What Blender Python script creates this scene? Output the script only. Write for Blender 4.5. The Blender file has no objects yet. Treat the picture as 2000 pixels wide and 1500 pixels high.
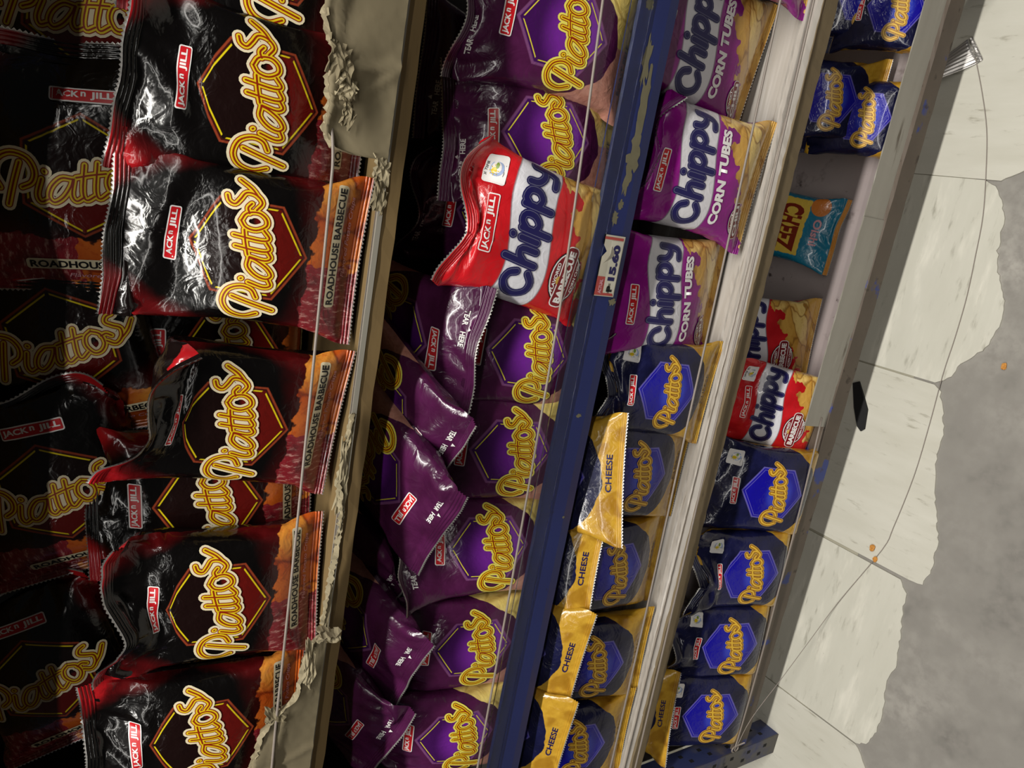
import bpy, bmesh, math, random
import numpy as np
from mathutils import Matrix, Vector

# ================================================================ camera, world, lights, exposure
sc = bpy.context.scene
COL = sc.collection
YAW, PITCH, ROLL, CAM_H, CAM_D, FPX = -0.3014, 0.602, -0.0049, 1.1914, 0.6524, 1488.0
_f = np.array([math.sin(YAW) * math.cos(PITCH), math.cos(YAW) * math.cos(PITCH), -math.sin(PITCH)])
_r = np.array([math.cos(YAW), -math.sin(YAW), 0.0]); _d = np.cross(_f, _r)
_c, _s = math.cos(ROLL), math.sin(ROLL)
CAM_M = np.array([_c * _r + _s * _d, -_s * _r + _c * _d, _f])
CAM_C = np.array([0.0, -CAM_D, CAM_H])
cam = bpy.data.cameras.new('camera'); cam_o = bpy.data.objects.new('camera', cam); COL.objects.link(cam_o)
cam.sensor_fit = 'HORIZONTAL'; cam.sensor_width = 36.0; cam.lens = FPX / 2000.0 * 36.0; cam.clip_start = 0.02
# the phone was held upright and the picture is shown turned by a quarter, so the image's right is the room's down
mw = Matrix.Identity(4)
for i in range(3):
    mw[i][0] = CAM_M[1][i]; mw[i][1] = CAM_M[0][i]; mw[i][2] = -_f[i]; mw[i][3] = CAM_C[i]
cam_o.matrix_world = mw
sc.camera = cam_o
def ray(px, py): return CAM_M.T @ np.array([750.0 - py, px - 1000.0, FPX])
def at_y(px, py, Y): g = ray(px, py); return CAM_C + g * (Y - CAM_C[1]) / g[1]      # point of the photo at depth Y
def at_z(px, py, Z): g = ray(px, py); return CAM_C + g * (Z - CAM_C[2]) / g[2]      # point of the photo at height Z

world = bpy.data.worlds.new('store_air'); sc.world = world; world.use_nodes = True
world.node_tree.nodes['Background'].inputs[0].default_value = (1.0, .97, .92, 1)
world.node_tree.nodes['Background'].inputs[1].default_value = 0.02
def tube_row(x, y, z, length, width, energy, col):
    l = bpy.data.lights.new('ceiling_tube_row', 'AREA'); l.shape = 'RECTANGLE'; l.size = length; l.size_y = width
    l.energy = energy; l.color = col
    o = bpy.data.objects.new('ceiling_tube_row', l); COL.objects.link(o); o.location = (x, y, z); return o
tube_row(0.2, -0.70, 2.85, 3.6, 0.10, 84, (1.0, .965, .90))       # fluorescent row over this aisle
tube_row(0.2, -2.0, 2.85, 5.0, 0.10, 34, (1.0, .965, .90))      # next row across the shop
vs = sc.view_settings
vs.view_transform = 'Standard'; vs.look = 'None'; vs.exposure = 0.10; vs.gamma = 1.0; vs.use_curve_mapping = False
# ================================================================ helpers: meshes, tags, node expressions
def lin(h):
    if isinstance(h, str):
        h = h.lstrip('#'); c = [int(h[i:i + 2], 16) / 255 for i in (0, 2, 4)]
    else: c = list(h)
    return tuple((x / 12.92 if x <= .04045 else ((x + .055) / 1.055) ** 2.4) for x in c) + (1.0,)
def tag(o, label=None, cat=None, group=None, kind=None):
    if label: o['label'] = label
    if cat: o['category'] = cat
    if group: o['group'] = group
    if kind: o['kind'] = kind
    return o
def empty(name, loc=(0, 0, 0), parent=None):
    o = bpy.data.objects.new(name, None); o.empty_display_size = .02; COL.objects.link(o); o.location = loc
    if parent: o.parent = parent
    return o
def mesh_obj(name, verts, faces, mats, parent=None, smooth=False, midx=None):
    me = bpy.data.meshes.new(name); me.from_pydata([tuple(map(float, v)) for v in verts], [], faces)
    for m in (mats if isinstance(mats, (list, tuple)) else [mats]): me.materials.append(m)
    if midx is not None: me.polygons.foreach_set('material_index', midx)
    if smooth: me.polygons.foreach_set('use_smooth', [True] * len(me.polygons))
    me.update()
    o = bpy.data.objects.new(name, me); COL.objects.link(o)
    if parent: o.parent = parent
    return o
def bm_obj(name, bm, mat, parent=None, smooth=False):
    me = bpy.data.meshes.new(name); bm.to_mesh(me); bm.free()
    for m in (mat if isinstance(mat, (list, tuple)) else [mat]): me.materials.append(m)
    if smooth: me.polygons.foreach_set('use_smooth', [True] * len(me.polygons))
    o = bpy.data.objects.new(name, me); COL.objects.link(o)
    if parent: o.parent = parent
    return o
def bm_box(bm, x0, x1, y0, y1, z0, z1, bevel=0):
    r = bmesh.ops.create_cube(bm, size=1.0)
    bmesh.ops.scale(bm, vec=(x1 - x0, y1 - y0, z1 - z0), verts=r['verts'])
    bmesh.ops.translate(bm, vec=((x0 + x1) / 2, (y0 + y1) / 2, (z0 + z1) / 2), verts=r['verts'])
    if bevel:
        es = list({e for v in r['verts'] for e in v.link_edges})
        bmesh.ops.bevel(bm, geom=es, offset=bevel, segments=2, affect='EDGES')
def box(name, x0, x1, y0, y1, z0, z1, mat, parent=None, bevel=0):
    bm = bmesh.new(); bm_box(bm, x0, x1, y0, y1, z0, z1, bevel); return bm_obj(name, bm, mat, parent)
def profile(name, pts, x0, x1, mat, parent=None, nseg=40, wob=0.0, seed=0):
    """outline in (y, z), pulled along x, with a slightly worn edge"""
    rng = random.Random(seed); n = len(pts); V = []; F = []
    for i in range(nseg + 1):
        x = x0 + (x1 - x0) * i / nseg
        for (y, z) in pts: V.append((x, y + rng.uniform(-wob, wob), z + rng.uniform(-wob, wob)))
    for i in range(nseg):
        for k in range(n): F.append((i * n + k, i * n + (k + 1) % n, (i + 1) * n + (k + 1) % n, (i + 1) * n + k))
    F.append(tuple(range(n - 1, -1, -1))); F.append(tuple(nseg * n + k for k in range(n)))
    o = mesh_obj(name, V, F, mat, parent)
    bm = bmesh.new(); bm.from_mesh(o.data); bmesh.ops.recalc_face_normals(bm, faces=bm.faces); bm.to_mesh(o.data); bm.free()
    return o
def tube(name, pts, r, mat, parent=None, seg=8):
    V = []; F = []; P = [Vector(p) for p in pts]
    for i, p in enumerate(P):
        t = (P[min(i + 1, len(P) - 1)] - P[max(i - 1, 0)]).normalized()
        a = t.cross(Vector((0, 0, 1)))
        if a.length < .01: a = t.cross(Vector((0, 1, 0)))
        a.normalize(); b = t.cross(a)
        for k in range(seg):
            w = 2 * math.pi * k / seg; V.append(p + (a * math.cos(w) + b * math.sin(w)) * r)
    for i in range(len(P) - 1):
        for k in range(seg): F.append((i * seg + k, i * seg + (k + 1) % seg, (i + 1) * seg + (k + 1) % seg, (i + 1) * seg + k))
    F.append(tuple(range(seg))); F.append(tuple((len(P) - 1) * seg + k for k in range(seg - 1, -1, -1)))
    return mesh_obj(name, V, F, mat, parent, smooth=True)

class X:                                        # a number in a node tree
    def __init__(s, T, sock): s.T, s.s = T, sock
    def _m(s, op, *a, clamp=False):
        n = s.T.nodes.new('ShaderNodeMath'); n.operation = op; n.use_clamp = clamp
        for i, v in enumerate((s,) + a):
            if isinstance(v, X): s.T.links.new(v.s, n.inputs[i])
            else: n.inputs[i].default_value = v
        return X(s.T, n.outputs[0])
    def __add__(s, o): return s._m('ADD', o)
    __radd__ = __add__
    def __sub__(s, o): return s._m('SUBTRACT', o)
    def __rsub__(s, o): return (s * -1) + o
    def __mul__(s, o): return s._m('MULTIPLY', o)
    __rmul__ = __mul__
    def abs(s): return s._m('ABSOLUTE')
    def mx(s, o): return s._m('MAXIMUM', o)
    def mn(s, o): return s._m('MINIMUM', o)
    def sin(s): return s._m('SINE')
    def pw(s, o): return s._m('POWER', o)
    def sq(s): return s._m('MULTIPLY', s)
    def lt(s, o, w=.08):                        # soft 1 where s < o
        n = s.T.nodes.new('ShaderNodeMapRange'); n.interpolation_type = 'SMOOTHSTEP'
        d = (s - o); s.T.links.new(d.s, n.inputs[0])
        n.inputs[1].default_value = -w; n.inputs[2].default_value = w; n.inputs[3].default_value = 1; n.inputs[4].default_value = 0
        return X(s.T, n.outputs[0])
    def gt(s, o, w=.08): return 1 - s.lt(o, w)
def mixc(T, f, a, b):
    n = T.nodes.new('ShaderNodeMix'); n.data_type = 'RGBA'
    for v, i in ((f, 0), (a, 6), (b, 7)):
        if isinstance(v, X): T.links.new(v.s, n.inputs[i])
        elif hasattr(v, 'is_output'): T.links.new(v, n.inputs[i])
        else: n.inputs[i].default_value = v if i == 0 else (lin(v) if isinstance(v, str) else v)
    return n.outputs[2]
def noise(T, vec, scale, detail=2, rough=.5, dist=0.0):
    n = T.nodes.new('ShaderNodeTexNoise'); n.inputs['Scale'].default_value = scale; n.inputs['Detail'].default_value = detail
    n.inputs['Roughness'].default_value = rough; n.inputs['Distortion'].default_value = dist
    T.links.new(vec, n.inputs['Vector']); return X(T, n.outputs[0])
def voro(T, vec, scale, feature='F1', rnd=1.0):
    n = T.nodes.new('ShaderNodeTexVoronoi'); n.feature = feature; n.inputs['Scale'].default_value = scale
    n.inputs['Randomness'].default_value = rnd; T.links.new(vec, n.inputs['Vector'])
    return n
def comb(T, x, y, z=0.0):
    n = T.nodes.new('ShaderNodeCombineXYZ')
    for i, v in enumerate((x, y, z)):
        if isinstance(v, X): T.links.new(v.s, n.inputs[i])
        else: n.inputs[i].default_value = v
    return n.outputs[0]
def new_mat(name, rough=.5, spec=.5, metal=0.0):
    m = bpy.data.materials.new(name); m.use_nodes = True; T = m.node_tree; B = T.nodes['Principled BSDF']
    B.inputs['Roughness'].default_value = rough; B.inputs['Specular IOR Level'].default_value = spec; B.inputs['Metallic'].default_value = metal
    return m, T, B
def obj_vec(T, scale=(1, 1, 1), coord='Object'):
    c = T.nodes.new('ShaderNodeTexCoord'); mp = T.nodes.new('ShaderNodeMapping'); mp.inputs['Scale'].default_value = scale
    T.links.new(c.outputs[coord], mp.inputs[0]); return mp.outputs[0]
def bump(T, B, h, strength=.3, dist=.001):
    n = T.nodes.new('ShaderNodeBump'); n.inputs['Strength'].default_value = strength; n.inputs['Distance'].default_value = dist
    T.links.new(h.s, n.inputs['Height']); T.links.new(n.outputs[0], B.inputs['Normal'])
def plain(name, colr, rough=.5, metal=0.0, var=.06, nscale=60, spec=.5):
    m, T, B = new_mat(name, rough, spec, metal)
    v = obj_vec(T); c = lin(colr); dk = tuple(x * (1 - var * 2) for x in c[:3]) + (1,); lt = tuple(min(1, x * (1 + var * 2)) for x in c[:3]) + (1,)
    T.links.new(mixc(T, noise(T, v, nscale, 3), dk, lt), B.inputs['Base Color']); return m
def two_tone(name, a, b, scale, rough=.6, thresh=None, vec=(1, 1, 1), detail=5, bumpk=0.0, extra=None):
    m, T, B = new_mat(name, rough); v = obj_vec(T, vec); n = noise(T, v, scale, detail, .6)
    f = n.gt(thresh[0], thresh[1]) if thresh else n
    c = mixc(T, f, a, b)
    if extra:                                   # (colour, scale, threshold, softness)
        for (ec, es, et, ew) in extra: c = mixc(T, noise(T, v, es, 4, .6).gt(et, ew), c, ec)
    T.links.new(c, B.inputs['Base Color'])
    if bumpk: bump(T, B, n, bumpk, .002)
    return m

# ---------------------------------------------------------------- printed film
def film(name, fn, rough=.26):
    """fn(T, u, v, vec) -> colour; u, v in centimetres of the flat film; the back of the bag has u shifted by 40"""
    m, T, B = new_mat(name, rough, .5)
    uvn = T.nodes.new('ShaderNodeUVMap'); sep = T.nodes.new('ShaderNodeSeparateXYZ'); T.links.new(uvn.outputs[0], sep.inputs[0])
    u = X(T, sep.outputs[0]) * 20.0; v = X(T, sep.outputs[1]) * 20.0
    vec = comb(T, u, v)
    T.links.new(fn(T, u, v, vec), B.inputs['Base Color'])
    T.links.new((noise(T, vec, .5, 3) * .14 + (rough - .11)).s, B.inputs['Roughness'])
    rg = 1 - (noise(T, vec, .42, 3, .5, .8) - .5).abs() * 2.0
    bump(T, B, noise(T, vec, .8, 3, .5, .5) * .35 + rg * .65, .30, .0045)
    B.inputs['Coat Weight'].default_value = .35; B.inputs['Coat Roughness'].default_value = .06
    return m
def hexd(u, v, cu, cv, r):                      # < 0 inside a point-up hexagon with half width r
    x = (u - cu).abs(); y = (v - cv).abs()
    return x.mx(x * .5 + y * .866) - r
def gap6(u, v, cu, cv, w=.2):                   # 1 along the sides of the hexagon, 0 at its corners
    x = (u - cu).abs(); y = (v - cv).abs(); k = x * .5 + y * .866
    return (x - k).abs().gt(w, .05) * x.gt(w * .9, .05)
def crisps(T, vec, sc_, a, b, c, dark):         # photo of crisps printed on the film
    w = T.nodes.new('ShaderNodeMix'); w.data_type = 'VECTOR'; w.inputs[0].default_value = .5
    nt = T.nodes.new('ShaderNodeTexNoise'); nt.inputs['Scale'].default_value = .5; T.links.new(vec, nt.inputs['Vector'])
    ad = T.nodes.new('ShaderNodeVectorMath'); ad.operation = 'MULTIPLY_ADD'; T.links.new(nt.outputs['Color'], ad.inputs[0]); ad.inputs[1].default_value = (2.2, 2.2, 0); T.links.new(vec, ad.inputs[2])
    v2 = ad.outputs[0]
    vn = voro(T, v2, sc_); e = voro(T, v2, sc_, 'DISTANCE_TO_EDGE')
    sep = T.nodes.new('ShaderNodeSeparateColor'); T.links.new(vn.outputs['Color'], sep.inputs[0])
    g = X(T, vn.outputs['Distance'])
    col = mixc(T, X(T, sep.outputs[0]).gt(.5, .3), a, b)
    col = mixc(T, g.gt(.62, .25) * .7, col, c)
    col = mixc(T, noise(T, vec, 1.3, 4, .6).gt(.60, .10) * .5, col, c)
    return mixc(T, X(T, e.outputs['Distance']).lt(.035, .035) * .75, col, dark)
def back_print(T, u, v, col, base, panel='#d8d6d0'):
    b = u.gt(20.0, .01); x = u - 40.0
    c = mixc(T, (x + 3.5).abs().lt(3.0) * (v - 13).abs().lt(6.0), base, panel)
    return mixc(T, b, col, c)

def f_bbq(T, u, v, vec):
    d = hexd(u, v, 0, 11.4, 4.7); n = noise(T, vec, .25, 3)
    side = (u.abs() + (v - 12).abs() * .42 + n * 2.6).gt(10.9, 1.0)
    c = mixc(T, side * .9, '#090707', '#5a0d10')
    c = mixc(T, (v + u.abs() * .75 + n * 2).gt(27.6, 1.0), c, '#a8181e')
    low = (v + n * 3 + (u * u) * -.03).lt(7.2, 1.4); c = mixc(T, low * .6, c, '#450c0d')
    c = mixc(T, d.lt(0.0, .03), c, '#3a1210')
    inside = d.lt(-.32, .03); c = mixc(T, inside, c, mixc(T, (v + u * -.12).lt(10.6, .25), '#170a09', '#5e110d'))
    line = (d + .42).abs().lt(.075, .03) * gap6(u, v, 0, 11.4); c = mixc(T, line, c, '#d8c41a')
    rim = (d + .05).abs().lt(.10, .05); c = mixc(T, rim, c, '#8a3a22')
    nz = noise(T, vec, .55, 3) * 2.6
    foodm = (v + nz + u * .06).lt(6.9, .1)
    meat = mixc(T, noise(T, comb(T, u * 2.2, v * .7), 1.2, 5, .7).gt(.60, .10), '#86202a', '#d09a92')
    meat = mixc(T, noise(T, vec, .5, 2).gt(.58, .1) * .5, meat, '#3a0c14')
    food = mixc(T, (u + noise(T, vec, .4, 2) * 5).gt(1.6, .1), meat, crisps(T, vec, .21, '#cf5f1e', '#dd8f38', '#a8380f', '#6a1c0c'))
    c = mixc(T, foodm, c, food)
    return back_print(T, u, v, c, '#120a0a', '#8f8d8a')
def f_purple(T, u, v, vec):
    d = hexd(u, v, 0, 11.4, 4.7); n = noise(T, vec, .25, 3)
    c = mixc(T, n.gt(.5, .2), '#3d1233', '#4e1a44')
    g = ((u * u) * .05 + (v - 10).sq() * .10)
    inside = d.lt(0, .03); c = mixc(T, inside, c, mixc(T, g.lt(1.0, 1.0) * .85, '#3c1050', '#7a2aa0'))
    rim = (d + .02).abs().lt(.16, .08); c = mixc(T, rim * .8, c, '#7c4a78')
    line = (d + .48).abs().lt(.06, .03) * gap6(u, v, 0, 11.4); c = mixc(T, line, c, '#d9cb3a')
    bd = (v - (u * u) * .10 - n * 2.4).lt(3.0, .06)
    yel = mixc(T, noise(T, vec, .9, 5, .6), '#c9a94a', '#ecd98a'); yel = mixc(T, voro_edge(T, vec, .3).lt(.05, .05) * .5, yel, '#8f6a22')
    pink = mixc(T, noise(T, vec, .9, 5, .65), '#8a4a40', '#d3a08c')
    c = mixc(T, bd, c, mixc(T, (u + n * 3).gt(1.6, .15), pink, yel))
    return back_print(T, u, v, c, '#3a1232', '#9a98a0')
def voro_edge(T, vec, s): return X(T, voro(T, vec, s, 'DISTANCE_TO_EDGE').outputs['Distance'])
def f_navy(T, u, v, vec):
    d = hexd(u, v, 0, 11.0, 4.7); n = noise(T, vec, .25, 3)
    c = mixc(T, n.gt(.5, .25), '#0d0e28', '#1a1c46')
    g = ((u * u) * .06 + (v - 10).sq() * .12)
    c = mixc(T, d.lt(0, .04), c, mixc(T, g.lt(.45, .5) * .8, '#150f96', '#3a4fd0'))
    rim = (d - .05).abs().lt(.12, .06); c = mixc(T, rim * .8, c, '#6a63b8'); rim2 = (d + .38).abs().lt(.06, .05); c = mixc(T, rim2 * .7, c, '#6a63b8')
    bd = (v - (u * u) * .070 - n * 2.2).lt(1.9, .06)
    gold = mixc(T, noise(T, vec, .7, 5, .6), '#a5761a', '#d8ae3e')
    gold = mixc(T, noise(T, vec, .25, 2).gt(.56, .06) * .6, gold, '#8a5a10')
    c = mixc(T, bd, c, gold)
    return back_print(T, u, v, c, '#c79a2a', '#dbc980')
def chippy(ground, ground2, band):
    def fn(T, u, v, vec):
        n = noise(T, vec, .2, 2)
        c = mixc(T, n.gt(.52, .2), ground, ground2)
        mid = (u * .32).sin() * .9 + 13.0
        c = mixc(T, (v - mid).abs().lt(2.75, .06), c, band)
        c = mixc(T, ((v - mid).abs() - 2.75).abs().lt(.10, .05) * .6, c, '#6a6a72')
        bd = (v - u * .62 - noise(T, vec, .45, 2) * 7.0 + (u * u) * .02).lt(2.6, .06) * v.lt(10.6, .1)
        w = noise(T, vec, .18, 2)
        vec2 = comb(T, u * .42 + v * .30 + w * 4, v * 1.1 - u * .5)
        c = mixc(T, bd, c, crisps(T, vec2, .34, '#d2a24a', '#efd080', '#bf8a38', '#8a5a20'))
        return back_print(T, u, v, c, ground, '#d6d2cc')
    return fn
def f_blue(T, u, v, vec):
    n = noise(T, vec, .25, 3)
    c = mixc(T, n, '#0f5f80', '#1b86a6')
    pan = (u + noise(T, vec, .7, 2) * .8).abs().lt(6.6, .1) * (v - 11.5 + noise(T, vec, .8, 2)).abs().lt(4.4, .1)
    c = mixc(T, pan, c, '#d9b84a')
    c = mixc(T, ((u + 6.0).sq() + (v - 17.6).sq()).lt(5.0, .3), c, '#c9752c')
    c = mixc(T, v.gt(22.4, .05), c, '#c98a3a')
    return back_print(T, u, v, c, '#176f90')
def f_brown(T, u, v, vec):                       # dim red-brown packet far back
    n = noise(T, vec, .3, 3); return mixc(T, n.gt(.55, .1), '#2a0d0c', '#59201a')
MAT = {}
MAT['bbq'] = film('black_red_film', f_bbq, .22)
MAT['purple'] = film('purple_film', f_purple, .27)
MAT['navy'] = film('navy_film', f_navy, .25)
MAT['red'] = film('red_film', chippy('#b3121a', '#d3222a', '#dcdbe2'), .27)
MAT['magenta'] = film('magenta_film', chippy('#7c0c72', '#9a148e', '#d3d1d6'), .27)
MAT['black'] = film('black_film', chippy('#0a0a0e', '#16161e', '#77777c'), .24)
MAT['blue'] = film('teal_film', f_blue, .30)
MAT['green'] = film('green_film', lambda T, u, v, vec: mixc(T, noise(T, vec, .3, 3), '#0c5a24', '#1f9a44'), .25)
MAT['foil'] = plain('foil_edge', '#bdbab6', .34, .7, .1, 900)
INK = {k: plain('ink_' + k, c, .32, 0, .03, 80) for k, c in dict(
    cream='#e2d6b4', yolk='#e0c21c', gold='#cba448', brick='#8e2408', white='#e9e6e4', label='#c4161f', navy='#1a1650', slate='#5a5a78',
    black='#131114', glowy='#e3d85e', maroon='#7a1420', green='#7f9a3a', grey='#8d8b8c', dull='#935c12', ice='#9fb2d8', brown='#7a2412', pink='#c98f98', amber='#e0b43a').items()}
# ---------------------------------------------------------------- inflated film bags (small cloth solver)
FW, FH = 0.185, 0.235            # flat film size of one bag
GX, GY = 43, 55                  # grid of one face
NB = 14                          # solved shapes
SEAL_B, SEAL_T = 3, 4            # grid rows welded flat at bottom and top

def solve_bags():
    rng = np.random.default_rng(11)
    n = 2 * GX - 2
    f32 = np.float32
    col = np.arange(n)
    s = np.where(col < GX, col, n - col) / (GX - 1) - 0.5
    side = np.where((col == 0) | (col == GX - 1), 0, np.where(col < GX, -1, 1))
    dx, dz = FW / (GX - 1), FH / (GY - 1)
    dd = math.hypot(dx, dz)
    P = np.zeros((NB, GY, n, 3), f32)
    t = np.arange(GY) / (GY - 1)
    P[..., 0] = s[None, None, :] * FW
    P[..., 2] = (t * FH)[None, :, None]
    env = np.sin(np.pi * np.clip(t, 0, 1))[None, :, None]
    P[..., 1] = side[None, None, :] * env * 0.012 * (1 - (2 * s) ** 2)[None, None, :]
    for b in range(NB):
        for k in range(10):
            a, c2, ph, m = rng.uniform(-9, 9), rng.uniform(-7, 7), rng.uniform(0, 6.3), rng.uniform(.0006, .0016)
            P[b, :, :, 1] += m * np.sin(a * s[None, :] * 2 + c2 * t[:, None] * 2 + ph + (side > 0)[None, :] * rng.uniform(0, 3))
    # per shape: fill, sweep of the top seal (depth), its wave and its tilt
    fill = rng.uniform(.62, 1.0, NB); fill[0] = .95; fill[1] = .85
    A0 = rng.uniform(-.02, .03, NB); A1 = rng.uniform(-.02, .02, NB); A2 = rng.uniform(-.014, .014, NB); tl = rng.uniform(-.7, .9, NB)
    top = slice(GY - SEAL_T, GY)
    rows = np.arange(SEAL_T) * dz
    s2 = 2 * s
    ytop = (A0[:, None, None] + A1[:, None, None] * s2 + A2[:, None, None] * np.cos(np.pi * s2 * 1.3 + 1)
            - rows[None, :, None] * np.sin(tl)[:, None, None]).astype(f32)
    ybot = (rng.uniform(-.006, .006, NB)[:, None, None] * np.ones((1, SEAL_B, n))).astype(f32)
    mirror = (n - col) % n
    V = np.zeros_like(P)
    def proj(a, b, L, k):
        d = b - a
        l = np.sqrt((d * d).sum(-1, keepdims=True)) + 1e-9
        c = d * ((l - L) / l * (0.5 * k))
        a += c; b -= c
    def ring(q, L, k):
        proj(q[:, :, 0::2], q[:, :, 1::2], L, k)
        tmp = np.roll(q, -1, axis=2)
        proj(tmp[:, :, 0::2], tmp[:, :, 1::2], L, k)
        q[:] = np.roll(tmp, 1, axis=2)
    STEPS = 170
    for it in range(STEPS):
        du = np.roll(P, -1, 2) - np.roll(P, 1, 2)
        dv = np.empty_like(P); dv[:, 1:-1] = P[:, 2:] - P[:, :-2]; dv[:, 0] = 0; dv[:, -1] = 0
        N = np.cross(du, dv)
        thick = (P[:, GY // 2, n - GX // 2, 1] - P[:, GY // 2, GX // 2, 1])
        press = np.clip((0.064 * fill - thick) / .012, -.35, 1.0)[:, None, None, None].astype(f32)
        V += N * (press * f32(5.0))
        V *= 0.93
        Q = P + V
        for inner in range(2):
            ring(Q, dx, 1.0)
            for o in (0, 1):
                m = (GY - o) // 2
                proj(Q[:, o:o + 2 * m:2][:, :m], Q[:, o + 1:o + 2 * m:2][:, :m], dz, 1.0)
            R1 = np.roll(Q, -1, axis=2)
            for o in (0, 1):
                m = (GY - o) // 2
                a = Q[:, o:o + 2 * m:2][:, :m]; b = R1[:, o + 1:o + 2 * m:2][:, :m]
                b0 = b.copy(); proj(a, b, dd, .5)
                Q[:, o + 1:o + 2 * m:2][:, :m] += np.roll(b - b0, 1, axis=2)
                R1 = np.roll(Q, -1, axis=2)
                a = R1[:, o:o + 2 * m:2][:, :m]; b = Q[:, o + 1:o + 2 * m:2][:, :m]
                a0 = a.copy(); proj(a, b, dd, .5)
                Q[:, o:o + 2 * m:2][:, :m] += np.roll(a - a0, 1, axis=2)
                R1 = np.roll(Q, -1, axis=2)
            for sl in (slice(0, SEAL_B), top):
                Q[:, sl] = (Q[:, sl] + Q[:, sl][:, :, mirror]) * .5
            w = f32(.25 * min(1, it / 60))
            Q[:, top, :, 1] += w * (ytop - Q[:, top, :, 1])
            Q[:, 0:SEAL_B, :, 1] += f32(.1) * (ybot - Q[:, 0:SEAL_B, :, 1])
        lap = (np.roll(Q, 1, 2) + np.roll(Q, -1, 2)) * .5 - Q
        Q += lap * f32(.03)
        lap = Q[:, 2:] + Q[:, :-2] - 2 * Q[:, 1:-1]
        Q[:, 1:-1] += lap * f32(.015)
        V = (Q - P) * f32(.9)
        P = Q
    front = P[:, :, :GX].astype(np.float64)
    back = P[:, :, (n - np.arange(GX)) % n].astype(np.float64)
    z0 = front[:, 0, :, 2].mean(1)[:, None, None]
    front[..., 2] -= z0; back[..., 2] -= z0
    return front, back
# ================================================================ lettering
_tc = {}
def glyphs(txt, bold=.0, shear=0.0, spacing=1.0):
    key = (txt, bold, shear, spacing)
    if key in _tc: return _tc[key]
    cu = bpy.data.curves.new('text', 'FONT'); cu.body = txt; cu.size = 1.0; cu.offset = bold; cu.shear = shear; cu.space_character = spacing
    cu.align_x = 'CENTER'; cu.align_y = 'CENTER'; cu.resolution_u = 3; cu.fill_mode = 'FRONT'
    o = bpy.data.objects.new('text', cu); COL.objects.link(o)
    dg = bpy.context.evaluated_depsgraph_get(); me = o.evaluated_get(dg).to_mesh()
    V = np.array([v.co[:2] for v in me.vertices]).reshape(-1, 2); F = [tuple(p.vertices) for p in me.polygons]
    o.evaluated_get(dg).to_mesh_clear(); bpy.data.objects.remove(o); bpy.data.curves.remove(cu)
    if len(V):                                   # centre on the ink, height 1 = size of capitals
        lo, hi = V.min(0), V.max(0); V = V - (lo + hi) / 2; h = hi[1] - lo[1]; V = V / h
    _tc[key] = (V, F); return _tc[key]
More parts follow.
